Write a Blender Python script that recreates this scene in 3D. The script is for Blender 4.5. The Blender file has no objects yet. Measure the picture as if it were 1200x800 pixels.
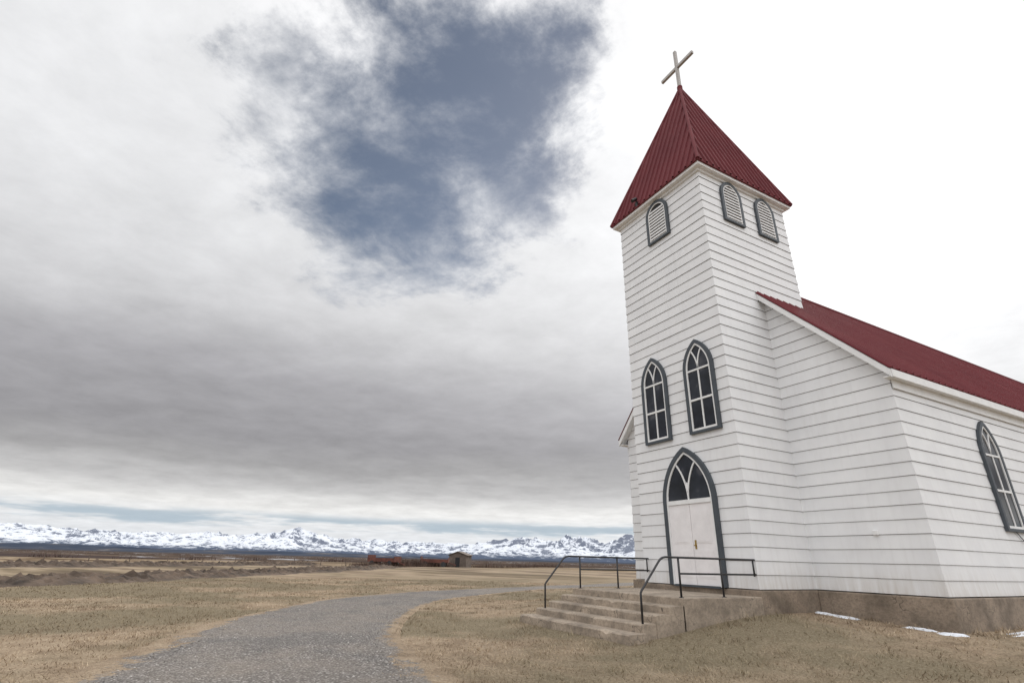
import bpy, bmesh, math, random
import numpy as np
from mathutils import Vector, Matrix, noise
random.seed(7); rng=np.random.default_rng(5)
scene=bpy.context.scene
scene.view_settings.view_transform='Standard'
scene.view_settings.look='None'
scene.view_settings.exposure=0

# ------------------------------------------------------------------ constants
W=3.70; W2=4.07; D1=2.10; N=2.75; H=12.12; HA=18.45; HE=4.84; HJ=7.92
SL=(HJ-HE)/N; CX=-W/2; HR=HE+SL*(N+W/2); NL=30.0
GZ=-0.95
HEAD=5.2063

# ------------------------------------------------------------------ node helpers
def new_mat(name):
    m=bpy.data.materials.new(name); m.use_nodes=True
    nt=m.node_tree; b=nt.nodes['Principled BSDF']
    return m,nt,b
def nd(nt,t,**kw):
    n=nt.nodes.new(t)
    for k,v in kw.items(): setattr(n,k,v)
    return n
def lk(nt,a,b): nt.links.new(a,b)
def noise_n(nt,vec,scale,detail=4,rough=.55,dist=0):
    n=nd(nt,'ShaderNodeTexNoise'); n.inputs['Scale'].default_value=scale
    n.inputs['Detail'].default_value=detail; n.inputs['Roughness'].default_value=rough
    n.inputs['Distortion'].default_value=dist
    if vec is not None: lk(nt,vec,n.inputs['Vector'])
    return n.outputs['Fac']
def ramp(nt,fac,stops,interp='LINEAR'):
    r=nd(nt,'ShaderNodeValToRGB'); cr=r.color_ramp; cr.interpolation=interp
    while len(cr.elements)<len(stops): cr.elements.new(.5)
    for e,(p,c) in zip(cr.elements,stops):
        e.position=p
        if not isinstance(c,(tuple,list)): c=(c,c,c)
        e.color=(c[0],c[1],c[2],1)
    lk(nt,fac,r.inputs['Fac']); return r.outputs['Color']
def mixc(nt,fac,a,b,mode='MIX'):
    m=nd(nt,'ShaderNodeMix',data_type='RGBA',blend_type=mode)
    for s,v in ((m.inputs[0],fac),(m.inputs[6],a),(m.inputs[7],b)):
        if hasattr(v,'is_linked'): lk(nt,v,s)
        elif isinstance(v,(tuple,list)): s.default_value=(v[0],v[1],v[2],1)
        else: s.default_value=v
    return m.outputs[2]
def mth(nt,op,a,b=0.0,c=None,clamp=False):
    m=nd(nt,'ShaderNodeMath',operation=op,use_clamp=clamp)
    for i,v in enumerate((a,b,c)):
        if v is None: continue
        if hasattr(v,'is_linked'): lk(nt,v,m.inputs[i])
        else: m.inputs[i].default_value=v
    return m.outputs[0]
def mapping(nt,vec,scale=(1,1,1),rot=(0,0,0),loc=(0,0,0)):
    m=nd(nt,'ShaderNodeMapping'); m.inputs['Scale'].default_value=scale
    m.inputs['Rotation'].default_value=rot; m.inputs['Location'].default_value=loc
    lk(nt,vec,m.inputs['Vector']); return m.outputs[0]
def smooth(nt,v,a,b):
    m=nd(nt,'ShaderNodeMapRange',interpolation_type='SMOOTHSTEP')
    lk(nt,v,m.inputs[0]); m.inputs[1].default_value=a; m.inputs[2].default_value=b
    m.inputs[3].default_value=0; m.inputs[4].default_value=1
    return m.outputs[0]
def bump(nt,b,h,strength=.3,dist=.02):
    n=nd(nt,'ShaderNodeBump'); n.inputs['Strength'].default_value=strength
    n.inputs['Distance'].default_value=dist
    lk(nt,h,n.inputs['Height']); lk(nt,n.outputs[0],b.inputs['Normal'])
def pos(nt): return nd(nt,'ShaderNodeNewGeometry').outputs['Position']

# ------------------------------------------------------------------ materials
def mat_siding():
    m,nt,b=new_mat('white_painted_siding'); g=nd(nt,'ShaderNodeNewGeometry'); p=g.outputs['Position']
    isl=g.outputs['Random Per Island']
    n1=noise_n(nt,p,1.1,3,.6); n2=noise_n(nt,mapping(nt,p,(8,8,.8)),1.0,3,.6)
    c=ramp(nt,n1,[(.3,(.75,.752,.76)),(.7,(.825,.828,.83))])
    c=mixc(nt,ramp(nt,n2,[(.5,0.0),(.85,.25)]),c,(.58,.565,.555))
    c=mixc(nt,1.0,c,ramp(nt,isl,[(0,.95),(1,1.0)]),'MULTIPLY')
    z=nd(nt,'ShaderNodeSeparateXYZ'); lk(nt,p,z.inputs[0])
    low=smooth(nt,z.outputs[2],.7,-.1)
    low=mth(nt,'MULTIPLY',low,ramp(nt,n2,[(.3,0.1),(.7,.6)]))
    c=mixc(nt,low,c,(.5,.45,.39))
    lk(nt,c,b.inputs['Base Color']); b.inputs['Roughness'].default_value=.5
    return m
def mat_simple(name,col,rough=.6,var=.12,scale=4,metal=0,bstr=0,bscale=30):
    m,nt,b=new_mat(name); p=pos(nt)
    n=noise_n(nt,p,scale,3,.6)
    lo=tuple(max(0,c*(1-var)) for c in col); hi=tuple(min(1,c*(1+var)) for c in col)
    lk(nt,ramp(nt,n,[(.3,lo),(.7,hi)]),b.inputs['Base Color'])
    b.inputs['Roughness'].default_value=rough; b.inputs['Metallic'].default_value=metal
    if bstr: bump(nt,b,noise_n(nt,p,bscale,2),bstr,.01)
    return m
def mat_roof():
    m,nt,b=new_mat('maroon_metal_roofing'); p=pos(nt)
    n=noise_n(nt,p,.6,3,.6); n2=noise_n(nt,mapping(nt,p,(10,10,1)),1,3,.6)
    c=ramp(nt,n,[(.3,(.120,.022,.027)),(.7,(.155,.032,.037))])
    c=mixc(nt,ramp(nt,n2,[(.48,0.),(.85,.3)]),c,(.18,.07,.07))
    lk(nt,c,b.inputs['Base Color'])
    b.inputs['Roughness'].default_value=.7
    b.inputs['Specular IOR Level'].default_value=.16
    return m
def mat_concrete(name,base=(.30,.24,.18)):
    m,nt,b=new_mat(name); p=pos(nt)
    n1=noise_n(nt,p,1.6,5,.65); n2=noise_n(nt,p,16,5,.72)
    c=ramp(nt,n1,[(.3,tuple(x*.5 for x in base)),(.52,base),(.75,tuple(min(1,x*1.4) for x in base))])
    c=mixc(nt,ramp(nt,n2,[(.45,0.),(.72,.7)]),c,tuple(x*.4 for x in base))
    v=nd(nt,'ShaderNodeTexVoronoi',feature='DISTANCE_TO_EDGE'); v.inputs['Scale'].default_value=.9
    mp=nd(nt,'ShaderNodeVectorMath',operation='ADD'); lk(nt,p,mp.inputs[0])
    nn=nd(nt,'ShaderNodeTexNoise'); nn.inputs['Scale'].default_value=2.5; lk(nt,p,nn.inputs['Vector'])
    lk(nt,nn.outputs['Color'],mp.inputs[1]); lk(nt,mp.outputs[0],v.inputs['Vector'])
    cr=ramp(nt,v.outputs['Distance'],[(0,1.),(.012,0.)])
    cr=mth(nt,'MULTIPLY',cr,ramp(nt,n1,[(.45,0.),(.55,.8)]))
    c=mixc(nt,cr,c,(.04,.035,.03))
    lk(nt,c,b.inputs['Base Color']); b.inputs['Roughness'].default_value=.9
    bump(nt,b,n2,.6,.025); return m
def mat_glass():
    m,nt,b=new_mat('dark_window_glass'); p=pos(nt)
    n=noise_n(nt,p,1.3,3)
    lk(nt,ramp(nt,n,[(.38,(.008,.010,.014)),(.58,(.022,.026,.036)),(.72,(.10,.10,.11))]),b.inputs['Base Color'])
    b.inputs['Roughness'].default_value=.07; b.inputs['IOR'].default_value=1.45
    bump(nt,b,noise_n(nt,p,2.2,1),.08,.05); return m
GR=[(.25,(.20,.145,.098)),(.5,(.36,.275,.19)),(.75,(.47,.375,.27))]
def grass_color(nt,p):
    n1=noise_n(nt,p,.16,4,.65); n2=noise_n(nt,p,1.9,4,.7); n3=noise_n(nt,p,26,3,.7)
    c=ramp(nt,n2,GR)
    c=mixc(nt,ramp(nt,n1,[(.42,0.),(.54,.85)]),c,(.20,.17,.112))
    c=mixc(nt,ramp(nt,n3,[(.3,.75),(.55,0.)]),c,(.13,.095,.065))
    c=mixc(nt,ramp(nt,n3,[(.55,0.),(.8,.5)]),c,(.57,.48,.37))
    return c,n3,n2
MID=[(.36,(.075,.052,.038)),(.44,(.17,.125,.085)),(.50,(.35,.275,.195)),(.55,(.20,.155,.10)),(.62,(.11,.083,.058))]
def mat_ground():
    m,nt,b=new_mat('dry_prairie_grass_ground'); p=pos(nt)
    c,n3,n2=grass_color(nt,p)
    d=nd(nt,'ShaderNodeVectorMath',operation='LENGTH'); lk(nt,p,d.inputs[0]); L=d.outputs['Value']
    s=mapping(nt,p,(1,1,1),(0,0,math.radians(-28)))
    f1=noise_n(nt,mapping(nt,s,(.02,.09,1)),1,5,.7)
    c=mixc(nt,mth(nt,'MULTIPLY',smooth(nt,L,18,48),.92),c,ramp(nt,f1,MID))
    lk(nt,c,b.inputs['Base Color']); b.inputs['Roughness'].default_value=.95
    b.inputs['Specular IOR Level'].default_value=.1
    fade=mth(nt,'SUBTRACT',1.0,smooth(nt,L,15,70))
    bump(nt,b,mth(nt,'MULTIPLY',n3,fade),.8,.05); return m
def mat_far():
    m,nt,b=new_mat('distant_prairie'); p=pos(nt)
    d=nd(nt,'ShaderNodeVectorMath',operation='LENGTH'); lk(nt,p,d.inputs[0]); L=d.outputs['Value']
    s=mapping(nt,p,(1,1,1),(0,0,math.radians(-28)))
    f1=noise_n(nt,mapping(nt,s,(.02,.09,1)),1,5,.7)
    f2=noise_n(nt,mapping(nt,s,(.0022,.006,1)),1,5,.65)
    far=ramp(nt,f2,[(.38,(.045,.034,.032)),(.45,(.10,.072,.055)),(.51,(.05,.04,.037)),(.58,(.14,.105,.08)),(.66,(.065,.05,.047))])
    sn=noise_n(nt,mapping(nt,s,(.010,.03,1)),1,5,.75)
    far=mixc(nt,ramp(nt,sn,[(.605,0.),(.63,.8)]),far,(.6,.62,.66))
    c=mixc(nt,smooth(nt,L,100,160),ramp(nt,f1,MID),far)
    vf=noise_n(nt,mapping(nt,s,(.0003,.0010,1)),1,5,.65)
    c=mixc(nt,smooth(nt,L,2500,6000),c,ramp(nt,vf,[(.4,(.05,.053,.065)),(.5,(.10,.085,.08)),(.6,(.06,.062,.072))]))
    lk(nt,c,b.inputs['Base Color']); b.inputs['Roughness'].default_value=1.0
    b.inputs['Specular IOR Level'].default_value=.0; return m
def mat_gravel():
    m,nt,b=new_mat('gravel'); p=pos(nt)
    v=nd(nt,'ShaderNodeTexVoronoi'); v.inputs['Scale'].default_value=34; lk(nt,p,v.inputs['Vector'])
    sp=nd(nt,'ShaderNodeSeparateColor'); lk(nt,v.outputs['Color'],sp.inputs[0])
    c=ramp(nt,sp.outputs[0],[(0,(.13,.12,.11)),(.5,(.26,.24,.222)),(.85,(.36,.335,.315)),(1,(.54,.51,.48))])
    c=mixc(nt,ramp(nt,v.outputs['Distance'],[(.3,0.),(.65,.7)]),c,(.08,.072,.068))
    nb_=noise_n(nt,p,.5,5,.68)
    c=mixc(nt,ramp(nt,nb_,[(.42,0.),(.68,.5)]),c,(.31,.265,.22))
    c=mixc(nt,ramp(nt,nb_,[(.34,.5),(.45,0.)]),c,(.13,.12,.115))
    a=nd(nt,'ShaderNodeAttribute',attribute_name='edge').outputs['Fac']
    n2=noise_n(nt,p,1.9,4,.7); n3=noise_n(nt,p,26,3,.7)
    g=ramp(nt,n2,GR)
    g=mixc(nt,ramp(nt,n3,[(.3,.75),(.55,0.)]),g,(.13,.095,.062))
    e=mth(nt,'ADD',a,mth(nt,'MULTIPLY',mth(nt,'SUBTRACT',noise_n(nt,p,2.6,4,.78),.5),1.3))
    gm=smooth(nt,e,.54,.38)
    c=mixc(nt,gm,c,g)
    lk(nt,c,b.inputs['Base Color']); b.inputs['Roughness'].default_value=.93
    b.inputs['Specular IOR Level'].default_value=.2
    bump(nt,b,mth(nt,'MULTIPLY',v.outputs['Distance'],-1.0),.9,.03); return m
def mat_blades():
    m,nt,b=new_mat('dry_grass_blades'); g=nd(nt,'ShaderNodeNewGeometry')
    c=ramp(nt,g.outputs['Random Per Island'],[(.0,(.23,.165,.108)),(.45,(.41,.315,.212)),(1.,(.58,.47,.345))])
    n1=noise_n(nt,g.outputs['Position'],.16,4,.65)
    c=mixc(nt,ramp(nt,n1,[(.42,0.),(.54,.75)]),c,(.25,.212,.138))
    n2=noise_n(nt,g.outputs['Position'],.8,3,.65)
    c=mixc(nt,ramp(nt,n2,[(.38,.75),(.54,0.)]),c,(.17,.122,.08))
    lk(nt,c,b.inputs['Base Color']); b.inputs['Roughness'].default_value=.8
    b.inputs['Specular IOR Level'].default_value=.15; return m
def mat_mountain():
    m,nt,b=new_mat('haze_tinted_snowy_rock'); g=nd(nt,'ShaderNodeNewGeometry'); p=g.outputs['Position']
    z=nd(nt,'ShaderNodeSeparateXYZ'); lk(nt,p,z.inputs[0])
    gn=nd(nt,'ShaderNodeSeparateXYZ'); lk(nt,g.outputs['Normal'],gn.inputs[0])
    n1=noise_n(nt,mapping(nt,p,(.0028,.0028,.006)),1,6,.8)
    n2=noise_n(nt,mapping(nt,p,(.0007,.0007,.0025)),1,4,.6)
    snow=mth(nt,'ADD',n1,mth(nt,'MULTIPLY',mth(nt,'SUBTRACT',gn.outputs[2],.90),.65))
    snow=mth(nt,'ADD',snow,mth(nt,'MULTIPLY',z.outputs[2],.00013))
    sm=smooth(nt,snow,.48,.57)
    rock=ramp(nt,n2,[(.35,(.14,.16,.21)),(.65,(.21,.23,.28))])  # aerial haze painted into the mountain colours as a bluish tint
    c=mixc(nt,sm,rock,(.66,.69,.74))
    zz=mth(nt,'ADD',z.outputs[2],mth(nt,'MULTIPLY',mth(nt,'SUBTRACT',n1,.5),620))
    forest=smooth(nt,zz,250,110)
    c=mixc(nt,forest,c,(.085,.105,.15))
    lk(nt,c,b.inputs['Base Color']); b.inputs['Roughness'].default_value=1
    b.inputs['Specular IOR Level'].default_value=.0; return m
def mat_foothill():
    m,nt,b=new_mat('haze_tinted_foothill_forest'); p=pos(nt)
    n=noise_n(nt,mapping(nt,p,(.0012,.0012,.006)),1,5,.65)
    lk(nt,ramp(nt,n,[(.35,(.04,.052,.078)),(.55,(.065,.076,.10)),(.64,(.12,.11,.11)),(.72,(.3,.32,.36))]),b.inputs['Base Color'])  # forest colours with distance haze mixed in as blue
    b.inputs['Roughness'].default_value=1; b.inputs['Specular IOR Level'].default_value=.0; return m

M_SID=mat_siding(); M_GAP_SHADE=mat_simple('siding_lap_gap_shade',(.15,.145,.14),.9)  # dark board undersides: lap gaps with their shadow line painted in
M_WHITE=mat_simple('white_painted_trim',(.78,.78,.775),.5,.06)
M_GREY=mat_simple('slate_grey_painted_trim',(.055,.066,.078),.5,.15)
M_ROOF=mat_roof(); M_CONC=mat_concrete('weathered_concrete',(.35,.285,.22))
M_FOUND=mat_concrete('foundation_concrete',(.26,.205,.155))
M_GLASS=mat_glass(); M_BLACK=mat_simple('black_painted_pipe',(.018,.018,.02),.45,.3)
M_DARK=mat_simple('dark_void',(.02,.02,.022),.9)
M_DOOR=mat_simple('white_door_paint',(.79,.765,.765),.5,.05)
M_BRASS=mat_simple('brass_handle',(.4,.28,.1),.3,.1,metal=.9)
M_SNOW=mat_simple('old_snow',(.70,.72,.76),.7,.2,5,bstr=.8,bscale=12)
M_WOOD=mat_simple('weathered_grey_wood',(.11,.085,.07),.9,.35,1.2)
M_RUST=mat_simple('rusty_steel',(.12,.042,.03),.85,.4,2.)
M_CROSS=mat_simple('cross_pale_metal',(.40,.38,.36),.5,.12)
M_SOIL=mat_simple('dark_turned_soil',(.085,.060,.043),.95,.65,.9,bstr=.9,bscale=5)
M_GROUND=mat_ground(); M_FAR=mat_far(); M_GRAVEL=mat_gravel(); M_BLADE=mat_blades()
M_MTN=mat_mountain(); M_FOOT=mat_foothill()

# ------------------------------------------------------------------ mesh helpers
def obj(name,verts,faces,mats,mi=None,parent=None,smooth_=False):
    me=bpy.data.meshes.new(name); me.from_pydata([tuple(v) for v in verts],[],faces)
    for m in (mats if isinstance(mats,(list,tuple)) else [mats]): me.materials.append(m)
    if mi is not None: me.polygons.foreach_set('material_index',mi)
    if smooth_: me.polygons.foreach_set('use_smooth',[True]*len(me.polygons))
    me.update(); o=bpy.data.objects.new(name,me); scene.collection.objects.link(o)
    if parent: o.parent=parent
    return o
def empty(name):
    o=bpy.data.objects.new(name,None); scene.collection.objects.link(o); return o
class MB:
    def __init__(s): s.v=[];s.f=[];s.m=[]
    def add(s,vs,fs,mi=0):
        o=len(s.v); s.v+=[tuple(v) for v in vs]; s.f+=[tuple(i+o for i in f) for f in fs]; s.m+=[mi]*len(fs)
    def box(s,a,b,mi=0):
        x0,y0,z0=a;x1,y1,z1=b
        s.add([(x0,y0,z0),(x1,y0,z0),(x1,y1,z0),(x0,y1,z0),(x0,y0,z1),(x1,y0,z1),(x1,y1,z1),(x0,y1,z1)],
              [(3,2,1,0),(4,5,6,7),(0,1,5,4),(1,2,6,5),(2,3,7,6),(3,0,4,7)],mi)
    def prism(s,poly,off,mi=0):
        n=len(poly); off=Vector(off)
        a=[Vector(p) for p in poly]; b=[p+off for p in a]
        s.add(a+b,[tuple(range(n))[::-1],tuple(range(n,2*n))]+[(i,(i+1)%n,(i+1)%n+n,i+n) for i in range(n)],mi)
    def tube(s,pts,r,n=10,mi=0):
        pts=[Vector(p) for p in pts]; base=len(s.v)
        for i,p in enumerate(pts):
            t=(pts[min(i+1,len(pts)-1)]-pts[max(i-1,0)]).normalized()
            if abs(t.z)>.95: a=Vector((1,0,0)); a=(a-t*a.dot(t)).normalized()
            else: a=t.cross(Vector((0,0,1))).normalized()
            c=t.cross(a)
            for k in range(n):
                an=2*math.pi*k/n; s.v.append(tuple(p+a*math.cos(an)*r+c*math.sin(an)*r))
        for i in range(len(pts)-1):
            for k in range(n):
                k2=(k+1)%n; s.f.append((base+i*n+k,base+i*n+k2,base+(i+1)*n+k2,base+(i+1)*n+k)); s.m.append(mi)
        s.f.append(tuple(base+k for k in range(n))[::-1]); s.m.append(mi)
        e=base+(len(pts)-1)*n; s.f.append(tuple(e+k for k in range(n))); s.m.append(mi)
    def make(s,name,mats,parent=None,bevel=0,seg=2,sm=False):
        o=obj(name,s.v,s.f,mats,s.m,parent,sm)
        bm=bmesh.new(); bm.from_mesh(o.data); bmesh.ops.recalc_face_normals(bm,faces=bm.faces); bm.to_mesh(o.data); bm.free()
        if bevel:
            md=o.modifiers.new('bevel','BEVEL'); md.width=bevel; md.segments=seg; md.limit_method='ANGLE'
        return o

church=empty('white_wooden_church')

# ---- solid cores behind the siding
mb=MB(); mb.box((-W,0,0),(0,W2,H-.1)); mb.make('tower_core',[M_WHITE],church)
mb=MB()
mb.prism([(-W-N,D1,0),(N,D1,0),(N,D1,HE),(CX,D1,HR),(-W-N,D1,HE)],(0,NL,0)); mb.make('nave_core',[M_WHITE],church)

# ---- lapped siding
PITCH=.30
def siding(name,P0,U,Nn,zlo,zhi,Lf,Rf,cl,cr,phase=0.0):
    mbd=MB(); P0=Vector((P0[0],P0[1],0)); U=Vector((U[0],U[1],0)); Nn=Vector((Nn[0],Nn[1],0))
    z=zlo
    while z<zhi-.02:
        zt=min(z+PITCH,zhi)
        l0,r0,l1,r1=Lf(z),Rf(z),Lf(zt),Rf(zt)
        if r0-l0<.03: break
        cuts=[0.0]; x=random.uniform(.8,3.6)
        while x<(r0-l0)-.6: cuts.append(x); x+=3.66
        cuts.append(r0-l0)
        for i in range(len(cuts)-1):
            ob=.021+random.uniform(-.002,.002); ot=.004
            a0=l0+cuts[i]; b0=l0+cuts[i+1]
            a1=max(l1,a0) if i else l1; b1=min(r1,b0) if i<len(cuts)-2 else r1
            if b1<a1: a1=b1=(max(l1,min(r1,(a1+b1)/2)))
            if i: a0+=.0015;a1+=.0015
            last=i==len(cuts)-2
            eL0=ob if (cl and i==0) else 0; eL1=ot if (cl and i==0) else 0
            eR0=ob if (cr and last) else 0; eR1=ot if (cr and last) else 0
            j=random.uniform(-.002,.002)
            ns=max(1,int((b0-a0)/.6)); zb=z+.009+j
            lo=[];up=[];un=[]
            for q in range(ns+1):
                s=q/ns; wv=.0022*noise.noise(Vector((a0+s*(b0-a0),z*3.1,P0.x+P0.y)))
                ua=(a0-eL0)*(1-s)+(b0+eR0)*s; ub=(a1-eL1)*(1-s)+(b1+eR1)*s; uc=(a0-eL1)*(1-s)+(b0+eR1)*s
                lo.append(P0+U*ua+Nn*(ob+wv)+Vector((0,0,zb+wv))); up.append(P0+U*ub+Nn*ot+Vector((0,0,zt)))
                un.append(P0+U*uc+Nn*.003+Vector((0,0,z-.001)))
            o=len(mbd.v); k=ns+1
            mbd.v+=[tuple(v) for v in lo+up+un]
            for q in range(ns):
                mbd.f.append((o+q,o+q+1,o+k+q+1,o+k+q)); mbd.m.append(0)
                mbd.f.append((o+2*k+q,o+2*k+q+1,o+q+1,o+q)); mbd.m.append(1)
        z+=PITCH
    return obj(name,mbd.v,mbd.f,[M_SID,M_GAP_SHADE],mbd.m,church)
c0=lambda v:(lambda z:v)
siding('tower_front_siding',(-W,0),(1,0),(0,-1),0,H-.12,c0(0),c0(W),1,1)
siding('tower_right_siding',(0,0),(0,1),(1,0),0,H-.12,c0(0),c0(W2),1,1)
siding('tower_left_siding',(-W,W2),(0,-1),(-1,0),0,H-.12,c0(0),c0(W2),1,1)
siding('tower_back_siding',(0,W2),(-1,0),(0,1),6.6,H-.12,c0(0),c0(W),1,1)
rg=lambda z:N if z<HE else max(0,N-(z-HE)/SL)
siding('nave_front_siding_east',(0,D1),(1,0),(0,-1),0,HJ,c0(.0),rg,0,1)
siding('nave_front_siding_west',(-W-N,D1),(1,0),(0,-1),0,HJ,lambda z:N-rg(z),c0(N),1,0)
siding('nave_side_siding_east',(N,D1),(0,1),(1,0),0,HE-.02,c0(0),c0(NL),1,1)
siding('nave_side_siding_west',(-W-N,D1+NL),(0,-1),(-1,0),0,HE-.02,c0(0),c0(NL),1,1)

# ---- foundations
mb=MB()
mb.box((-.9,-.06,-1.3),(.07,D1,-.012)); mb.box((-W-.07,-.06,-1.3),(-.9,D1,-.012))
mb.box((.07,D1-.10,-1.3),(N+.10,D1+NL+.1,-.014)); mb.box((-W-N-.10,D1-.10,-1.3),(-W-.07,D1+NL+.1,-.014))
mb.make('foundation',[M_FOUND],church,bevel=.025)

# ---- tower eave box and pyramid roof
o=.21
mb=MB(); mb.box((-W-o,-o,H-.13),(o,W2+o,H-.005)); mb.make('tower_eave_box',[M_WHITE],church,bevel=.006)
mb=MB(); mb.box((-W-.07,-.07,H-.22),(.07,W2+.07,H-.131)); mb.make('tower_frieze',[M_WHITE],church)
ov=.25
cx,cy=CX,W2/2; hx=W/2+ov; hy=W2/2+ov; zb=H; apex=Vector((cx,cy,HA))
mb=MB()
def pyr_face(mid,udir,half,outn):
    per=.27; pts=[-half,half,0.0]
    for k in range(-int(half/per)-1,int(half/per)+2):
        for t in (-.045,-.028,.028,.045):
            ss=k*per+t
            if -half<ss<half: pts.append(round(ss,5))
    pts=sorted(set(pts))
    slopev=apex-mid; nrm=udir.cross(slopev).normalized()
    if nrm.dot(outn)<0: nrm=-nrm
    def hgt(s):
        d=abs(((s/per)+.5)%1-.5)*per
        return .05 if d<=.03 else 0.0
    V=[];F=[]
    for s in pts:
        top=1-abs(s)/half
        V.append(mid+udir*s+nrm*hgt(s)); V.append(mid+udir*s+slopev*top+nrm*hgt(s)*(1 if top>.03 else 0))
    for i in range(len(pts)-1): F.append((2*i,2*i+2,2*i+3,2*i+1))
    mb.add(V,F,0)
pyr_face(Vector((cx,cy-hy,zb)),Vector((1,0,0)),hx,Vector((0,-1,.3)))
pyr_face(Vector((cx,cy+hy,zb)),Vector((1,0,0)),hx,Vector((0,1,.3)))
pyr_face(Vector((cx+hx,cy,zb)),Vector((0,1,0)),hy,Vector((1,0,.3)))
pyr_face(Vector((cx-hx,cy,zb)),Vector((0,1,0)),hy,Vector((-1,0,.3)))
mb.make('tower_spire_roof',[M_ROOF],church)
mb=MB()
for sx in(-1,1):
    for sy in(-1,1): mb.tube([(cx+sx*hx,cy+sy*hy,zb+.01),tuple(apex+Vector((0,0,.04)))],.06,8)
mb.box((cx-hx-.01,cy-hy-.01,zb-.035),(cx+hx+.01,cy+hy+.01,zb+.012))
mb.tube([(cx,cy,HA-.35),(cx,cy,HA+.12)],.11,12)
mb.make('spire_hip_caps',[M_ROOF],church)
# ---- cross
mb=MB(); b=.06
mb.box((cx-b,cy-b,HA-.1),(cx+b,cy+b,20.62)); mb.box((cx-.86,cy-b*.9,19.61),(cx-b-.001,cy+b*.9,19.75)); mb.box((cx+b+.001,cy-b*.9,19.61),(cx+.86,cy+b*.9,19.75))
mb.make('cross',[M_CROSS],church,bevel=.008)
# ---- flood lamp on the eave
mb=MB(); mb.tube([(-2.55,-.12,12.3),(-2.55,-.27,12.38)],.02,8); mb.tube([(-2.55,-.25,12.46),(-2.55,-.33,12.40),(-2.55,-.42,12.31)],.065,12)
mb.box((-2.60,-.24,12.14),(-2.50,-.12,12.34)); mb.make('eave_flood_lamp',[M_BLACK],church)

# ---- nave roof
def nave_roof(sign,name):
    mbn=MB(); per=.30; y0=D1-.31; y1=D1+NL+.3
    xe=N+.22; lift=.20
    def P(x,y,h):
        z=HE+SL*(N-x)+lift
        nv=Vector((SL,0,1)).normalized()
        v=Vector((x,y,z))+nv*h
        if sign<0: v.x=2*CX-v.x
        return v
    ys=[y0]; y=y0+.06
    while y<y1-.1:
        ys+= [y,y+.022,y+.062,y+.084,y+.18]; y+=per
    ys.append(y1)
    def hg(i):
        k=(i-1)%5
        return .034 if (0<i<len(ys)-1 and k in(1,2)) else 0
    V=[];F=[]
    for i,yy in enumerate(ys):
        V+= [P(xe,yy,hg(i)),P(CX,yy,hg(i)),P(xe,yy,-.03),P(CX,yy,-.03)]
    for i in range(len(ys)-1):
        a=4*i; F+= [(a,a+4,a+5,a+1),(a+2,a+3,a+7,a+6),(a,a+2,a+6,a+4)]
    F+= [(0,1,3,2),(4*(len(ys)-1),4*(len(ys)-1)+2,4*(len(ys)-1)+3,4*(len(ys)-1)+1)]
    mbn.add(V,F,0)
    mbn.make(name,[M_ROOF],church)
    t=MB()
    def Q(x,y,dz):
        z=HE+SL*(N-x)+dz
        return Vector((x if sign>0 else 2*CX-x,y,z))
    t.prism([Q(xe-.02,y0+.015,-.06),Q(CX,y0+.015,-.06),Q(CX,y0+.015,.135),Q(xe-.02,y0+.015,.135)],(0,.04,0))
    t.prism([Q(xe-.03,y0+.056,.02),Q(CX,y0+.056,.02),Q(CX,y0+.056,.10),Q(xe-.03,y0+.056,.10)],(0,.27,0))
    zb_=HE+SL*(N-xe)
    xx0,xx1=sorted([Q(xe-.05,0,0).x,Q(xe-.005,0,0).x])
    t.box((xx0,y0+.06,zb_-.02),(xx1,y1-.02,zb_+.165))
    xx0,xx1=sorted([Q(N+.003,0,0).x,Q(xe-.051,0,0).x])
    t.box((xx0,y0+.06,zb_-.012),(xx1,y1-.03,zb_+.02))
    xx0,xx1=sorted([Q(N+.03,0,0).x,Q(N+.06,0,0).x])
    t.box((xx0,D1+.0,HE-.46),(xx1,y1-.35,zb_-.013))
    t.make(name+'_fascia',[M_WHITE],church)
nave_roof(1,'nave_roof_east'); nave_roof(-1,'nave_roof_west')
mb=MB(); mb.tube([(CX,W2,HR+.20),(CX,D1+NL+.3,HR+.20)],.09,10); mb.make('ridge_cap',[M_ROOF],church)
# ------------------------------------------------------------------ gothic openings
def arch_pts(w,zs,za,inset=0,n=14,base=0,bot_inset=0):
    h=za-zs; R=(w*w/4+h*h)/w; c=R-w/2
    r=R-inset; hw=w/2-inset; top=math.sqrt(max(r*r-c*c,1e-6))
    pts=[(-hw,base+bot_inset)]
    a1=math.atan2(top,c)
    for i in range(n+1):
        a=a1*i/n; pts.append((c-r*math.cos(a),zs+r*math.sin(a)))
    for i in range(n-1,-1,-1):
        a=a1*i/n; pts.append((-(c-r*math.cos(a)),zs+r*math.sin(a)))
    pts.append((hw,base+bot_inset))
    return pts
def ring(m,o_,i_,d0,d1,mi=0,closed=True):
    n=len(o_); V=[(x,-d0,z) for x,z in o_]+[(x,-d0,z) for x,z in i_]+[(x,-d1,z) for x,z in o_]+[(x,-d1,z) for x,z in i_]
    F=[]
    for k in range(n if closed else n-1):
        j=(k+1)%n
        F+= [(2*n+k,2*n+j,3*n+j,3*n+k),(k,j,2*n+j,2*n+k),(n+k,3*n+k,3*n+j,n+j)]
    if not closed:
        F+= [(0,2*n,3*n,n),(n-1,2*n-1,4*n-1,3*n-1)]
    m.add(V,F,mi)
def bar(m,a,b,w,d0,d1,mi=0):
    a=Vector((a[0],0,a[1]));b=Vector((b[0],0,b[1])); t=(b-a).normalized(); p=Vector((-t.z,0,t.x))*w/2
    m.prism([a-p-Vector((0,d0,0)),b-p-Vector((0,d0,0)),b+p-Vector((0,d0,0)),a+p-Vector((0,d0,0))],(0,-(d1-d0),0),mi)
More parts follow.
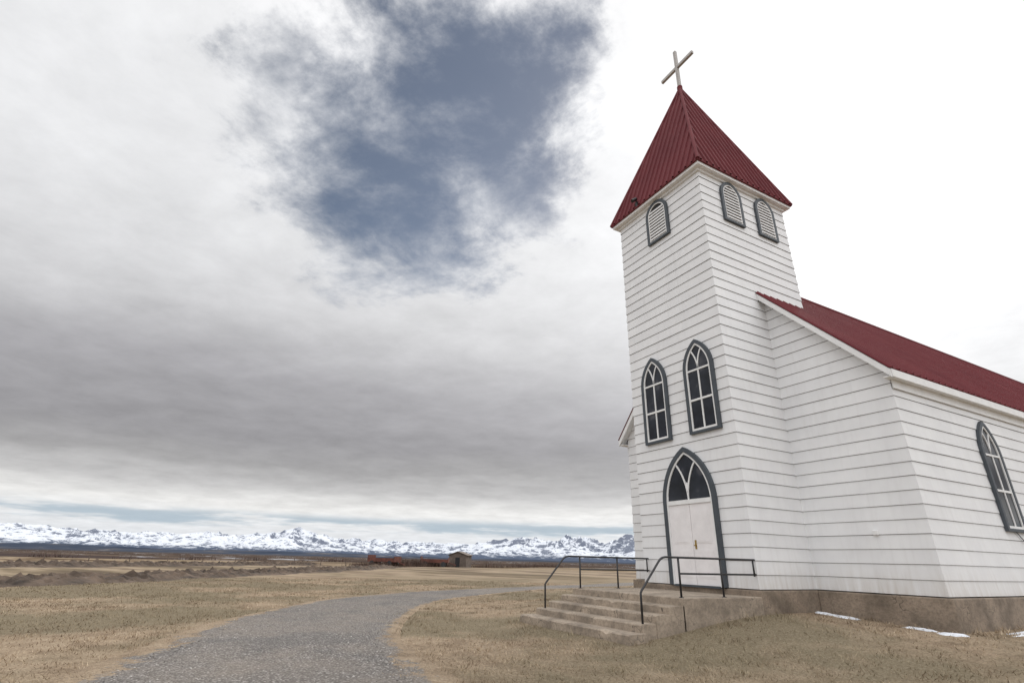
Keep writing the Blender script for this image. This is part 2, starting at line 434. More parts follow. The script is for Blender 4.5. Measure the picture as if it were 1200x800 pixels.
def tracery(m,w,zs,za,wd,d0,d1,mi,inset):
    h=za-zs; R=(w*w/4+h*h)/w; c=R-w/2
    for sg in(1,-1):
        prev=None
        for i in range(12):
            a=i*.06
            x=(R*math.cos(a)-R); z=zs+R*math.sin(a)
            if math.hypot(x-c,z-zs)>R-inset-.005 and i>0:
                bar(m,(sg*prev[0],prev[1]),(sg*x,z),wd,d0,d1,mi); break
            if prev: bar(m,(sg*prev[0],prev[1]),(sg*x,z),wd,d0+.0007*i,d1+.0007*i,mi)
            prev=(x,z)
def place(o,xyz,rotz):
    o.location=xyz; o.rotation_euler=(0,0,rotz)
def window(name,loc,rot,w,hs,ha,kind='window'):
    m=MB(); D=.03
    t=.10
    ring(m,arch_pts(w,hs,ha,0),arch_pts(w,hs,ha,t,bot_inset=.07),.0,D+.045,0)
    inner=arch_pts(w,hs,ha,t-.002,bot_inset=.068)
    if kind=='louvre':
        V=[(x,-.03,z) for x,z in inner]; m.add(V,[tuple(range(len(V)))],3)
        ring(m,arch_pts(w,hs,ha,t+.001,bot_inset=.071),arch_pts(w,hs,ha,t+.04,bot_inset=.10),.0,D+.03,1)
        z=.12
        hh=ha-hs; R=(w*w/4+hh*hh)/w; c=R-w/2
        while z<ha-.3:
            r=R-t-.04
            hw=w/2-t-.04 if z<hs else (math.sqrt(max(r*r-(z+.06-hs)**2,0))-c)
            if hw>.03:
                m.prism([(-hw,-.033,z+.085),(-hw,-.066,z),(-hw,-.078,z+.012),(-hw,-.045,z+.097)],(2*hw,0,0),1)
            z+=.115
    else:
        V=[(x,-.032,z) for x,z in inner]; m.add(V,[tuple(range(len(V)))],2)
        ring(m,arch_pts(w,hs,ha,t+.001,bot_inset=.071),arch_pts(w,hs,ha,t+.05,bot_inset=.13),.0,D+.028,1)
        zi=.13; hw=w/2-t-.05
        bar(m,(0,zi),(0,hs),.045,.02,.052,1)
        bar(m,(-hw,hs),(hw,hs),.05,.02,.0545,1)
        bar(m,(-hw,hs*.52),(hw,hs*.52),.055,.02,.0555,1)
        tracery(m,w,hs,ha,.035,.02,.051,1,t+.05)
    o=m.make(name,[M_GREY,M_WHITE,M_GLASS,M_DARK],church)
    place(o,loc,rot); return o
window('tower_window',(-2.66,-.018,3.78),0,1.06,1.78,2.68)
window('tower_window',(-.90,-.018,3.78),0,1.06,1.78,2.68)
window('tower_louvre',(-1.83,-.018,10.40),0,.98,1.05,1.56,'louvre')
R90=math.radians(90)
window('tower_louvre',(.018,1.33,10.38),R90,.94,1.05,1.58,'louvre')
window('tower_louvre',(.018,2.96,10.38),R90,.94,1.05,1.58,'louvre')
for k in range(8):
    window('nave_window',(N+.018,6.12+3.15*k,1.40),R90,1.06,1.85,2.76)
    window('nave_window',(-W-N-.018,6.12+3.15*k,1.40),-R90,1.06,1.85,2.76)

# ---- door
m=MB(); w=1.84; hs=2.04; ha=3.50; t=.12
def open_arch(inset): return arch_pts(w,hs,ha,inset)
ring(m,open_arch(0),open_arch(t),.0,.085,0,closed=False)
ring(m,open_arch(t+.001),open_arch(t+.055),.0,.062,1,closed=False)
inn=open_arch(t+.05)
V=[(x,-.033,z) for x,z in inn if z>=hs-.001]; m.add(V,[tuple(range(len(V)))],2)
hw=w/2-t-.055
bar(m,(-hw,hs),(hw,hs),.11,.02,.072,1)
for sg in(-1,1):
    xa,xb=sorted((sg*.006,sg*(hw-.004)))
    m.box((xa,-.045,.02),(xb,-.02,hs-.058),3)
    for z0,z1 in((.18,.85),(1.0,1.82)):
        m.box((xa+.12,-.051,z0),(xb-.12,-.0455,z1),3)
        m.box((xa+.155,-.056,z0+.035),(xb-.155,-.0512,z1-.035),3)
bar(m,(0,hs+.055),(0,hs+.5),.04,.02,.055,1)
tracery(m,w,hs+.05,ha,.04,.02,.053,1,t+.05)
m.box((-hw,-.10,-.03),(hw,0,.015),0)
m.tube([(.09,-.05,.95),(.09,-.10,.95)],.022,10,4); m.box((.06,-.052,.86),(.12,-.0455,1.08),4)
o=m.make('church_door',[M_GREY,M_WHITE,M_GLASS,M_DOOR,M_BRASS],church); place(o,(-1.74,-.018,0),0)

# ---- concrete steps and deck
steps=empty('concrete_steps')
mb=MB(); x0,x1=-3.72,.10; ys=[-2.52,-2.88,-3.24,-3.62,-4.02]
mb.box((x0,-2.52,-1.3),(x1,-.062,-.14))
mb.make('deck',[M_CONC],steps,bevel=.02,seg=3)
for i in range(4):
    mb=MB(); zt=-.14-.147*(i+1); e=.012*(i%2)+(.0 if i<3 else .10)
    n=60; V=[];F=[]
    for k in range(n+1):
        x=x0-e+(x1-x0+2*e)*k/n
        jy=.025*noise.noise(Vector((x*1.7,i*5,3)))+.018*noise.noise(Vector((x*7,i*5,9)))
        chip=max(0,noise.noise(Vector((x*3.3,i*9,4)))-.30)*.12
        jz=.010*noise.noise(Vector((x*2.1,i*7,1)))
        yf=ys[i+1]+jy; yb=ys[i]+.05
        V+=[(x,yf,-1.3),(x,yf-.004,zt-.02-chip+jz),(x,yf+.018+chip,zt+jz),(x,yb,zt+.004+jz*.3),(x,yb,-1.3)]
    for k in range(n):
        a=5*k
        for q in range(4): F.append((a+q,a+q+1,a+q+6,a+q+5))
    F+=[(0,1,2,3,4),tuple(5*n+q for q in(4,3,2,1,0))]
    mb.add(V,F); mb.make('step',[M_CONC],steps)

# ---- railings
def railing(x,ymax):
    m=MB(); r=.022
    zt=.62
    m.tube([(x,-3.50,-.62),(x,-3.50,-.05),(x,-3.47,.0),(x,-3.42,.05),(x,-2.97,.53),(x,-2.92,.575),(x,-2.86,.605),(x,-2.78,zt),(x,-2.0,zt),(x,ymax,zt)],r,10)
    m.tube([(x,-2.42,.31),(x,ymax,.31)],r*.9,10)
    m.tube([(x,-2.42,-.15),(x,-2.42,zt)],r,10); m.tube([(x,-1.17,-.15),(x,-1.17,zt)],r,10)
    m.tube([(x,ymax-.06,.27),(x,ymax-.06,zt)],r*.9,10)
    for y in(-2.42,-1.17): m.tube([(x,y,-.139),(x,y,-.128)],.055,12)
    m.make('pipe_handrail',[M_BLACK],None,sm=True)
railing(0.0,-.035); railing(-3.5,-.035)

# ---- small wall fittings
mb=MB(); pts=[]
for i in range(22):
    t_=i/21; pts.append((N+.05,6.0+.55*math.sin(t_*3.0)+t_*.6,1.45-t_*1.5))
mb.tube(pts,.010,8); mb.make('wall_cable',[M_BLACK],church,sm=True)
mb=MB(); mb.box((1.62,D1-.07,1.2),(1.72,D1-.01,1.30)); mb.make('wall_vent',[M_WHITE],church,bevel=.01)

# ------------------------------------------------------------------ terrain
def sstep(t): t=np.clip(t,0,1); return t*t*(3-2*t)
def fp_dist(x,y):
    dx=np.maximum(np.maximum(-W-N-x,x-N),0); dy=np.maximum(np.maximum(D1-y,y-(D1+NL)),0)
    d1=np.hypot(dx,dy)
    dx=np.maximum(np.maximum(-W-x,x-0),0); dy=np.maximum(np.maximum(0-y,y-D1),0)
    return np.minimum(d1,np.hypot(dx,dy))
def gz(x,y):
    x=np.asarray(x,float); y=np.asarray(y,float)
    s=sstep(1-fp_dist(x,y)/5.2)
    z=GZ+.46*s-.045*np.clip(x,0,4)*s
    z=z+.025*np.sin(x*.55+1.3*np.sin(y*.31))*np.cos(y*.47+.8)+.012*np.sin(x*1.3+y*.9)
    r=np.hypot(x+2,y+5)
    far=sstep((r-120)/900)
    z=z-far*6+ sstep((r-60)/600)*1.1*np.sin(x*.011+2*np.sin(y*.007))+sstep((r-35)/60)*.12*np.sin(x*.09+1.7*np.sin(y*.06))
    return z
n=400; t=np.linspace(-1,1,n); b_=10.0; a_=45000/np.sinh(b_)
gx=a_*np.sinh(b_*t)
X,Y=np.meshgrid(gx-1.0,gx-5.0,indexing='ij'); Z=gz(X,Y)
V=np.stack([X.ravel(),Y.ravel(),Z.ravel()],1)
idx=np.arange(n*n).reshape(n,n)
Fq=np.stack([idx[:-1,:-1].ravel(),idx[1:,:-1].ravel(),idx[1:,1:].ravel(),idx[:-1,1:].ravel()],1)
def np_mesh(name,V,F,mat,sm=True,mi=None):
    me=bpy.data.meshes.new(name); k=F.shape[1]
    me.vertices.add(len(V)); me.vertices.foreach_set('co',V.astype(np.float32).ravel())
    me.loops.add(F.size); me.loops.foreach_set('vertex_index',F.astype(np.int32).ravel())
    me.polygons.add(len(F)); me.polygons.foreach_set('loop_start',np.arange(0,F.size,k,dtype=np.int32))
    me.polygons.foreach_set('loop_total',np.full(len(F),k,dtype=np.int32))
    for m_ in (mat if isinstance(mat,list) else [mat]): me.materials.append(m_)
    if mi is not None: me.polygons.foreach_set('material_index',mi.astype(np.int32))
    me.update(calc_edges=True); me.polygons.foreach_set('use_smooth',[sm]*len(F))
    me.validate()
    o=bpy.data.objects.new(name,me); scene.collection.objects.link(o); return o
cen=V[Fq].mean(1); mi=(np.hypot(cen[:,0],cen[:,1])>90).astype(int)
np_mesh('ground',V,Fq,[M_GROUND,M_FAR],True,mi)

# ---- gravel driveway
Lp=np.array([(40,-19),(25,-16.5),(12,-14.2),(5,-13.2),(.3,-12.0),(-3.9,-10.9),(-8.2,-9.3),(-12.3,-6.6),(-15.6,-3.0),(-18.3,1.6),(-21.8,8),(-26,18),(-34,40)],float)
Rp=np.array([(40,-10.5),(25,-10),(12,-9.5),(5,-8.95),(1.44,-8.5),(-.9,-8.15),(-3.1,-7.6),(-6.7,-6.1),(-9.8,-4.3),(-12.8,-1.9),(-16,2.6),(-19.3,8.6),(-23.5,18.5)],float)
def spl(P,m):
    out=[]; n_=len(P)
    for i in range(n_-1):
        p0=P[max(i-1,0)];p1=P[i];p2=P[i+1];p3=P[min(i+2,n_-1)]
        for k in range(m):
            t=k/m; out.append(.5*((2*p1)+(-p0+p2)*t+(2*p0-5*p1+4*p2-p3)*t*t+(-p0+3*p1-3*p2+p3)*t**3))
    out.append(P[-1]); return np.array(out)
Ls=spl(Lp,24); Rs=spl(Rp,24); K=len(Ls); C_=21
pad=.7
rv=[];edge=[]
for i in range(K):
    l=Ls[i];r=Rs[i]; wd=np.linalg.norm(r-l); u=(r-l)/wd
    l2=l-u*pad; r2=r+u*pad; w2=wd+2*pad
    for j in range(C_):
        s=j/(C_-1); P=l2+(r2-l2)*s
        zz=float(gz(P[0],P[1]))+.012
        crown=.04*(1-(2*s-1)**2)
        if j in(0,C_-1): zz-=.03
        rv.append((P[0],P[1],zz+crown)); edge.append(min(s,1-s)*w2/1.4)
rv=np.array(rv); idx=np.arange(K*C_).reshape(K,C_)
Fr=np.stack([idx[:-1,:-1].ravel(),idx[:-1,1:].ravel(),idx[1:,1:].ravel(),idx[1:,:-1].ravel()],1)
ro=np_mesh('gravel_driveway',rv,Fr,M_GRAVEL)
at=ro.data.attributes.new('edge','FLOAT','POINT'); at.data.foreach_set('value',np.array(edge,dtype=np.float32))
road_poly=np.vstack([Ls,Rs[::-1]])
def in_poly(px,py,poly):
    inside=np.zeros(len(px),bool); j=len(poly)-1
    for i in range(len(poly)):
        xi,yi=poly[i];xj,yj=poly[j]
        c=((yi>py)!=(yj>py))&(px<(xj-xi)*(py-yi)/(yj-yi+1e-12)+xi)
        inside^=c; j=i
    return inside

# ---- dry grass blades (one object)
def blades(nb):
    cam=np.array([8.62,-11.14])
    r=3.0+ (rng.random(nb)**1.25)*38
    az=HEAD+np.radians(rng.uniform(-58,58,nb))
    x=cam[0]+r*np.sin(az); y=cam[1]+r*np.cos(az)
    jx=x+.35*np.sin(x*2.7+y*1.9)+rng.normal(0,.13,nb); jy=y+.3*np.sin(y*3.3-x*1.3)+rng.normal(0,.13,nb)
    keep=~in_poly(jx,jy,road_poly)
    keep&=~((x>-W-N-.1)&(x<N+.12)&(y>D1-.12)); keep&=~((x>-3.85)&(x<.22)&(y>-4.15)&(y<D1))
    x,y,r=x[keep],y[keep],r[keep]
    clump=np.sin(x*3.1+2*np.sin(y*2.3))*np.sin(y*3.7+2*np.sin(x*1.9))
    k2=rng.random(len(x))<(.55+.45*clump)
    x,y,r,clump=x[k2],y[k2],r[k2],clump[k2]
    m=len(x); h=rng.uniform(.015,.05,m)*(1+.6*np.clip(clump,0,1))
    dd=fp_dist(x,y); dd=np.minimum(dd,np.hypot(np.maximum(np.maximum(-3.8-x,x-.2),0),np.maximum(np.maximum(-4.1-y,y),0)))
    h*=1+1.6*np.clip(1-dd/.5,0,1)
    lean=rng.uniform(.3,1.6,m)*h
    th=rng.uniform(0,2*np.pi,m); wd=rng.uniform(.002,.0045,m)*(1+r/9)
    ph=rng.uniform(0,2*np.pi,m)
    z=gz(x,y)
    bx,by=np.cos(ph)*wd,np.sin(ph)*wd
    A=np.stack([x-bx,y-by,z-.004],1);B=np.stack([x+bx,y+by,z-.004],1)
    C=np.stack([x+np.cos(th)*lean,y+np.sin(th)*lean,z+h],1)
    V=np.stack([A,B,C],1).reshape(-1,3); F=np.arange(3*m).reshape(m,3)
    return V,F
V,F=blades(320000); np_mesh('dry_grass',V,F,M_BLADE,False)

# ---- small loose stones on the driveway (one object)
ns=9000; r=3+rng.random(ns)**1.2*16; az=HEAD+np.radians(rng.uniform(-50,40,ns))
x=8.62+r*np.sin(az); y=-11.14+r*np.cos(az)
k=in_poly(x,y,road_poly); x,y=x[k],y[k]; m_=len(x)
s=rng.uniform(.006,.018,m_); z=gz(x,y)+.045
oc=np.array([(1,0,0),(0,1,0),(-1,0,0),(0,-1,0),(0,0,.7),(0,0,-.7)],float)
fc=np.array([(0,1,4),(1,2,4),(2,3,4),(3,0,4),(1,0,5),(2,1,5),(3,2,5),(0,3,5)])
an=rng.uniform(0,6.28,m_); ca,sa=np.cos(an),np.sin(an)
V=np.zeros((m_,6,3))
for q in range(6):
    jx=oc[q]*rng.uniform(.7,1.3,(m_,1))
    V[:,q,0]=x+s*(jx[:,0]*ca-jx[:,1]*sa)*1.2; V[:,q,1]=y+s*(jx[:,0]*sa+jx[:,1]*ca); V[:,q,2]=z+s*jx[:,2]
F=(fc[None]+6*np.arange(m_)[:,None,None]).reshape(-1,3)
mS,nt,bb=new_mat('loose_stone'); g=nd(nt,'ShaderNodeNewGeometry')
lk(nt,ramp(nt,g.outputs['Random Per Island'],[(0,(.12,.11,.10)),(.6,(.32,.295,.27)),(1,(.52,.49,.46))]),bb.inputs['Base Color']); bb.inputs['Roughness'].default_value=.9
np_mesh('gravel_stones',V.reshape(-1,3),F,mS,False)

# ---- snow remnants beside the foundation
def snow(cx_,cy_,rx,ry,rot,seed):
    n=48; V=[(cx_,cy_,float(gz(cx_,cy_))+.035)]; F=[]
    for ring_ in (.6,1.0):
        for k in range(n):
            a=2*math.pi*k/n
            q=ring_*(1+.9*noise.noise(Vector((math.cos(a)*1.9+seed,math.sin(a)*1.9,seed)))+.4*noise.noise(Vector((math.cos(a)*5+seed,math.sin(a)*5,seed))))
            lx=rx*q*math.cos(a); ly=ry*q*math.sin(a)
            X_=cx_+lx*math.cos(rot)-ly*math.sin(rot); Y_=cy_+lx*math.sin(rot)+ly*math.cos(rot)
            V.append((X_,Y_,float(gz(X_,Y_))+(.03 if ring_<1 else -.01)))
    for k in range(n):
        k2=(k+1)%n; F.append((0,1+k,1+k2)); F.append((1+k,1+n+k,1+n+k2,1+k2))
    obj('snow_patch',V,F,[M_SNOW],None,None,True)
for i,a in enumerate([(.26,1.82,.22,.12,0),(.75,1.74,.50,.10,.03),(2.25,1.76,.32,.10,0),(2.85,1.70,.24,.16,.4),(3.30,5.2,.26,2.2,0.02),(3.5,3.6,.16,.42,.3)]): snow(*a,seed=i*3.7)

# ------------------------------------------------------------------ dark turned-soil bank to the west
def bank(name,P,wdt,hgt,seed,mat):
    Pp=spl(np.array(P,float),70); V=[];F=[];m=21
    for i,p in enumerate(Pp):
        d=Pp[min(i+1,len(Pp)-1)]-Pp[max(i-1,0)]; d/=np.linalg.norm(d); nn=np.array([-d[1],d[0]])
        for j in range(m):
            s=(j/(m-1)-.5)*2; q=p+nn*s*wdt*(1+.5*noise.noise(Vector((i*.05,seed,0))))
            env=(1-s*s)*min(1,i/12,(len(Pp)-1-i)/12)
            h=hgt*env*(.6+.5*noise.noise(Vector((q[0]*.22,q[1]*.22,seed)))+.8*noise.noise(Vector((q[0]*1.5,q[1]*1.5,seed)))+.8*noise.noise(Vector((q[0]*4,q[1]*4,seed))))
            V.append((q[0],q[1],float(gz(q[0],q[1]))-.03+max(h,-.03)))
    for i in range(len(Pp)-1):
        for j in range(m-1):
            a=i*m+j; F.append((a,a+1,a+m+1,a+m))
    obj(name,V,F,[mat],None,None,False)
bank('soil_bank',[(-6,-29),(-16,-23),(-26,-17),(-40,-8),(-56,2),(-76,14)],3.0,.38,2.,M_SOIL)
bank('soil_bank',[(-30,-42),(-48,-30),(-66,-18),(-86,-4),(-100,6)],4.2,.50,9.,M_SOIL)

# ---- shed
shed=empty('wooden_shed')
S=Vector((-97,35,float(gz(-97,35))))
mb=MB(); w_,d_,h_=3.6,4.0,2.3
mb.box((-w_/2,-d_/2,-.2),(w_/2,d_/2,h_))
mb.prism([(-w_/2,-d_/2-.001,h_+.001),(w_/2,-d_/2-.001,h_+.001),(0,-d_/2-.001,h_+.6)],(0,d_,0))
mb.make('walls',[M_WOOD],shed)
mb=MB()
mb.prism([(-w_/2-.25,-d_/2-.2,h_-.08),(0,-d_/2-.2,h_+.62),(0,-d_/2-.2,h_+.72),(-w_/2-.25,-d_/2-.2,h_+.02)],(0,d_+.4,0))
mb.prism([(w_/2+.25,-d_/2-.2,h_-.08),(w_/2+.25,-d_/2-.2,h_+.02),(0.002,-d_/2-.2,h_+.72),(0.002,-d_/2-.2,h_+.62)],(0,d_+.4,0))
mb.make('roof',[mat_simple('shed_roof',(.16,.13,.11),.8)],shed)
mb=MB(); mb.box((-.45,-d_/2-.05,-.1),(.45,-d_/2-.002,1.85)); mb.make('door',[M_DARK],shed)
shed.location=S; shed.rotation_euler=(0,0,math.radians(50))
# ---- rusty farm wagons left beside the shed
def wagon(x,y,rot):
    wag=empty('rusty_farm_wagon')
    mb=MB(); mb.box((-2.6,-1.1,.75),(2.6,1.1,.9)); mb.box((-2.6,-1.1,.901),(-2.52,1.1,1.8)); mb.box((2.52,-1.1,.901),(2.6,1.1,1.6))
    mb.box((-2.51,-1.1,.901),(2.51,-1.04,1.35)); mb.box((-2.51,1.04,.901),(2.51,1.1,1.35))
    mb.tube([(2.6,0,.8),(4.0,0,.35)],.06,8); mb.tube([(-1.7,-1.0,.5),(-1.7,1.0,.5)],.06,8); mb.tube([(1.7,-1.0,.5),(1.7,1.0,.5)],.06,8)
    for xx in(-1.7,1.7): mb.box((xx-.08,-.3,.5),(xx+.08,.3,.749))
    mb.make('bed',[M_RUST],wag)
    for xx in(-1.7,1.7):
        for yy in(-1.0,1.0):
            mb=MB(); mb.tube([(xx,yy-.11,.47),(xx,yy+.11,.47)],.47,20); mb.make('wheel',[M_BLACK],wag)
    wag.location=(x,y,float(gz(x,y))); wag.rotation_euler=(0,0,math.radians(rot))
wagon(-91,27.2,62); wagon(-84,15.5,40)
# ---- scrub (one object)
V=[];F=[]
Mscr=mat_simple('bare_scrub_twigs',(.075,.045,.034),.95,.5,.5)
for k in range(8500):
    t_=random.random(); u_=random.random()
    if u_<.58:
        c=Vector((-78,10,0)).lerp(Vector((-97,31.5,0)),t_); hh=.4+1.3*abs(noise.noise(Vector((t_*9,1,2))))+.4*t_; sg=1.2
    elif u_<.78:
        c=Vector((-101,39,0)).lerp(Vector((-108,66,0)),t_); hh=.45+1.1*abs(noise.noise(Vector((t_*7,8,2)))); sg=1.0
    else:
        c=Vector((-130,-60,0)).lerp(Vector((-150,60,0)),t_); hh=2.6*max(0,noise.noise(Vector((t_*19,3,2)))); sg=1.5
    c+=Vector((random.gauss(0,sg),random.gauss(0,sg),0)); c.z=float(gz(c.x,c.y))
    a=random.uniform(0,6.28); L_=hh*random.uniform(.4,1.3); w_=.035*(2 if sg>1.3 else 1)
    tip=c+Vector((math.cos(a)*L_*.5,math.sin(a)*L_*.5,L_)); sd=Vector((-math.sin(a),math.cos(a),0))*w_
    i0=len(V); V+=[c-sd,c+sd,tip]; F.append((i0,i0+1,i0+2))
obj('scrub_bushes',V,F,[Mscr])
# ---- fence line
mb=MB(); fp=[]
A=np.array((-75.,-60.));B=np.array((-115.,100.))
for k in range(37):
    p=A+(B-A)*k/36; z_=float(gz(*p)); fp.append((p[0],p[1],z_)); tl=random.uniform(-.06,.06)
    mb.tube([(p[0],p[1],z_-.2),(p[0]+tl,p[1]+tl,z_+random.uniform(.95,1.15))],.055,6)
for hz in(.5,.8,1.0): mb.tube([(a[0],a[1],a[2]+hz) for a in fp],.006,4)
mb.make('wire_fence',[M_WOOD])

# ------------------------------------------------------------------ mountains
def prof(az):
    xs=[-80,-60,-42,-38,-34,-30,-26,-21,-17,-12,-8,-4,0,4,8,12,16,25,45]
    ys=[1.3,1.3,1.6,1.45,1.35,1.5,1.7,2.2,1.6,1.4,1.4,1.7,2.1,2.1,2.4,2.5,2.4,2.2,1.8]
    return np.interp(az,xs,ys)
def range_(name,azs,r0,r1,nr,fn,mat):
    V=[];F=[]
    for i,az in enumerate(azs):
        A_=HEAD+math.radians(az); sa,ca=math.sin(A_),math.cos(A_)
        for j in range(nr):
            s=j/(nr-1); r=r0+(r1-r0)*s; x=r*sa;y=r*ca
            V.append((x,y,fn(az,s,r,x,y)))
    for i in range(len(azs)-1):
        for j in range(nr-1):
            a=i*nr+j; F.append((a,a+nr,a+nr+1,a+1))
    return obj(name,V,F,[mat],None,None,False)
def mfn(az,s,r,x,y):
    top=math.tan(math.radians(prof(az)))*r
    wx=x+900*noise.noise(Vector((x/3600,y/3600,9))); wy=y+900*noise.noise(Vector((x/3600,y/3600,19)))
    p=Vector((wx/2900,wy/2900,0))
    rd=1-abs(noise.noise(p+Vector((3,1,0))))*2.2
    rd2=1-abs(noise.noise(p*2.2+Vector((7,2,0))))*2.2
    rd3=1-abs(noise.noise(p*5.))*2.2; rd4=1-abs(noise.noise(p*12))*2.2
    env=math.sin(min(1,s*1.2)*math.pi/2)**1.5
    q=.40+.27*rd+.23*rd2+.13*rd3+.05*rd4
    return -60+top*1.12*env*max(q,.05)+60*env
range_('snow_mountains',np.arange(-72,40,.09),17000,25000,56,mfn,M_MTN)
def ffn(az,s,r,x,y):
    p=Vector((x/3000,y/3000,5))
    h=.45+.5*noise.noise(p)+.25*noise.noise(p*3)+.1*noise.noise(p*9)
    return -30+ math.sin(s*math.pi)*max(h,.05)*(170 if az<-5 else 130)
range_('foothills',np.arange(-74,42,.2),9500,15500,18,ffn,M_FOOT)

# ------------------------------------------------------------------ world
SAZ=HEAD+math.radians(34.5); SEL=math.radians(31)
world=bpy.data.worlds.new('World'); scene.world=world; world.use_nodes=True
try:
    world.cycles.sampling_method='MANUAL'; world.cycles.sample_map_resolution=256
except Exception as e: print(e)
nt=world.node_tree; nt.nodes.clear()
out=nd(nt,'ShaderNodeOutputWorld'); tc=nd(nt,'ShaderNodeTexCoord'); d=tc.outputs['Generated']
sky=nd(nt,'ShaderNodeTexSky',sky_type='NISHITA'); sky.sun_disc=False
sky.sun_elevation=SEL; sky.sun_rotation=SAZ
def dirv(az,el):
    A=HEAD+math.radians(az);e=math.radians(el); return (math.sin(A)*math.cos(e),math.cos(A)*math.cos(e),math.sin(e))
def dot(vec,v):
    n_=nd(nt,'ShaderNodeVectorMath',operation='DOT_PRODUCT'); lk(nt,vec,n_.inputs[0]); n_.inputs[1].default_value=v; return n_.outputs['Value']
sp=nd(nt,'ShaderNodeSeparateXYZ'); lk(nt,d,sp.inputs[0]); dz=sp.outputs[2]
inv=mth(nt,'ADD',mth(nt,'MAXIMUM',dz,0.0),.12)
pv=nd(nt,'ShaderNodeCombineXYZ'); lk(nt,mth(nt,'DIVIDE',sp.outputs[0],inv),pv.inputs[0]); lk(nt,mth(nt,'DIVIDE',sp.outputs[1],inv),pv.inputs[1])
Pr=mapping(nt,pv.outputs[0],(1,1,1),(0,0,HEAD))
n_big=noise_n(nt,mapping(nt,Pr,(.7,1.0,1),loc=(3.1,1.7,0)),1.0,4,.55,.3)
nmn=nd(nt,'ShaderNodeTexNoise'); nmn.inputs['Scale'].default_value=1.0; nmn.inputs['Detail'].default_value=8; nmn.inputs['Roughness'].default_value=.64; nmn.inputs['Distortion'].default_value=.15
lk(nt,mapping(nt,Pr,(3.6,3.8,1),(0,0,.5),loc=(7.9,3.4,0)),nmn.inputs['Vector'])
n_med=nmn.outputs['Fac']
n_hor=noise_n(nt,mapping(nt,d,(4,4,42)),1.0,5,.6)
w1=nd(nt,'ShaderNodeVectorMath',operation='SUBTRACT'); lk(nt,nmn.outputs['Color'],w1.inputs[0]); w1.inputs[1].default_value=(.5,.5,.5)
w2=nd(nt,'ShaderNodeVectorMath',operation='SCALE'); lk(nt,w1.outputs[0],w2.inputs[0]); w2.inputs['Scale'].default_value=.36
w3=nd(nt,'ShaderNodeVectorMath',operation='ADD'); lk(nt,d,w3.inputs[0]); lk(nt,w2.outputs[0],w3.inputs[1])
w4=nd(nt,'ShaderNodeVectorMath',operation='NORMALIZE'); lk(nt,w3.outputs[0],w4.inputs[0]); dw=w4.outputs[0]
hole=None
for az,el,rad,amp in ((-15,42,13.5,.98),(-8,46,12.5,.94),(-12,35,9,.72),(-25,44,10,.62),(-8,54,10,.42)):
    cs=dot(dw,dirv(az,el)); v=mth(nt,'MULTIPLY',smooth(nt,cs,math.cos(math.radians(rad*1.4)),math.cos(math.radians(rad*.15))),amp)
    hole=v if hole is None else mth(nt,'MAXIMUM',hole,v)
hb=mth(nt,'ADD',hole,mth(nt,'MULTIPLY',mth(nt,'SUBTRACT',n_med,.50),-1.7))
hmask=mth(nt,'MULTIPLY',smooth(nt,hb,.08,1.08),smooth(nt,hole,.05,.40))
slot=mth(nt,'MULTIPLY',smooth(nt,dz,.034,.044),smooth(nt,dz,.070,.054))
slot=mth(nt,'MULTIPLY',slot,smooth(nt,n_hor,.42,.58))
clear=mth(nt,'MULTIPLY',hmask,.93)
rt=mth(nt,'MULTIPLY',smooth(nt,dot(d,dirv(75,10)),.50,.90),.32)
ez=mth(nt,'ADD',mth(nt,'ADD',dz,rt),mth(nt,'MULTIPLY',mth(nt,'SUBTRACT',n_big,.5),.15))
ez=mth(nt,'MAXIMUM',mth(nt,'MINIMUM',ez,1.0),0.0)
ezl=mth(nt,'ADD',dz,mth(nt,'MULTIPLY',mth(nt,'SUBTRACT',n_hor,.5),.035))
bl=smooth(nt,dz,.08,.2)
mixz=mth(nt,'ADD',mth(nt,'MULTIPLY',ez,bl),mth(nt,'MULTIPLY',ezl,mth(nt,'SUBTRACT',1.0,bl)))
base=ramp(nt,mixz,[(0,(.76,.79,.83)),(.05,(.84,.85,.86)),(.075,(.86,.855,.84)),(.105,(.58,.575,.575)),(.14,(.40,.395,.40)),(.20,(.34,.335,.35)),(.27,(.42,.415,.435)),(.36,(.64,.64,.655)),(.50,(.79,.795,.81)),(.70,(.88,.885,.90)),(.86,(.97,.97,.98)),(1,(1.0,1.0,1.0))])
tex=mth(nt,'ADD',mth(nt,'MULTIPLY',n_med,.50),.74)
cl=mixc(nt,1.0,base,tex,'MULTIPLY')
sd=mth(nt,'MAXIMUM',dot(d,dirv(34.5,31)),0.0)
glow=mth(nt,'ADD',mth(nt,'MULTIPLY',mth(nt,'POWER',sd,6.0),.15),mth(nt,'MULTIPLY',mth(nt,'POWER',sd,50.0),.30))
gl=mixc(nt,1.0,(1.0,.99,.97),glow,'MULTIPLY')
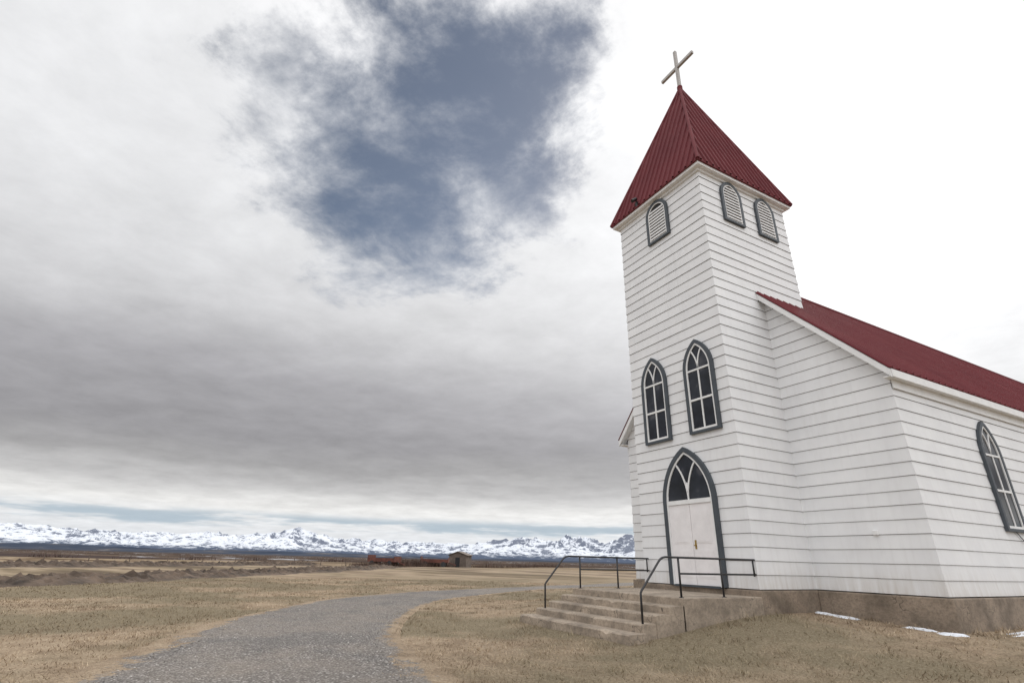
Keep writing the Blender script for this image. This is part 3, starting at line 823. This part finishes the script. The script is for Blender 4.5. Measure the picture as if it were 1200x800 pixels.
cl=mixc(nt,1.0,cl,gl,'ADD')
cl=mixc(nt,mth(nt,'MULTIPLY',slot,.75),cl,(.36,.47,.56))
back_fill=smooth(nt,dot(d,dirv(180,30)),.05,.8)  # added fill: unseen sky behind the camera brightened to light the walls
cl=mixc(nt,1.0,cl,mth(nt,'ADD',1.0,mth(nt,'MULTIPLY',back_fill,1.05)),'MULTIPLY')
bg1=nd(nt,'ShaderNodeBackground'); bg1.inputs[1].default_value=.065; lk(nt,sky.outputs[0],bg1.inputs[0])
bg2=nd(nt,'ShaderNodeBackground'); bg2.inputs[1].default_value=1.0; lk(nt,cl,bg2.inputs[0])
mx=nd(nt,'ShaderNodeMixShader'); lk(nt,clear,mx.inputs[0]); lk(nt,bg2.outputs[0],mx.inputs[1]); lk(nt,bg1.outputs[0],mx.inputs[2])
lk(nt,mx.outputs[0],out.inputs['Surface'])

# ------------------------------------------------------------------ sun
sl=bpy.data.lights.new('sun','SUN'); sl.energy=1.3; sl.angle=math.radians(12); sl.color=(1,.95,.88)
so=bpy.data.objects.new('sun',sl); scene.collection.objects.link(so)
sdv=Vector((math.sin(SAZ)*math.cos(SEL),math.cos(SAZ)*math.cos(SEL),math.sin(SEL)))
so.rotation_euler=sdv.to_track_quat('Z','Y').to_euler(); so.location=(0,0,40)

# ------------------------------------------------------------------ camera
pt,rl=.4002,.0250
Fv=Vector((math.sin(HEAD)*math.cos(pt),math.cos(HEAD)*math.cos(pt),math.sin(pt)))
Rv=Vector((math.cos(HEAD),-math.sin(HEAD),0)); Uv=Rv.cross(Fv)
R2=Rv*math.cos(rl)+Uv*math.sin(rl); U2=Uv*math.cos(rl)-Rv*math.sin(rl)
cd=bpy.data.cameras.new('camera'); co=bpy.data.objects.new('camera',cd); scene.collection.objects.link(co)
mt=Matrix((R2,U2,-Fv)).transposed().to_4x4(); mt.translation=Vector((8.6205,-11.1418,.4812)); co.matrix_world=mt
cd.sensor_width=36; cd.lens=36*605.77/1200; cd.clip_end=120000; cd.clip_start=.1
scene.camera=co
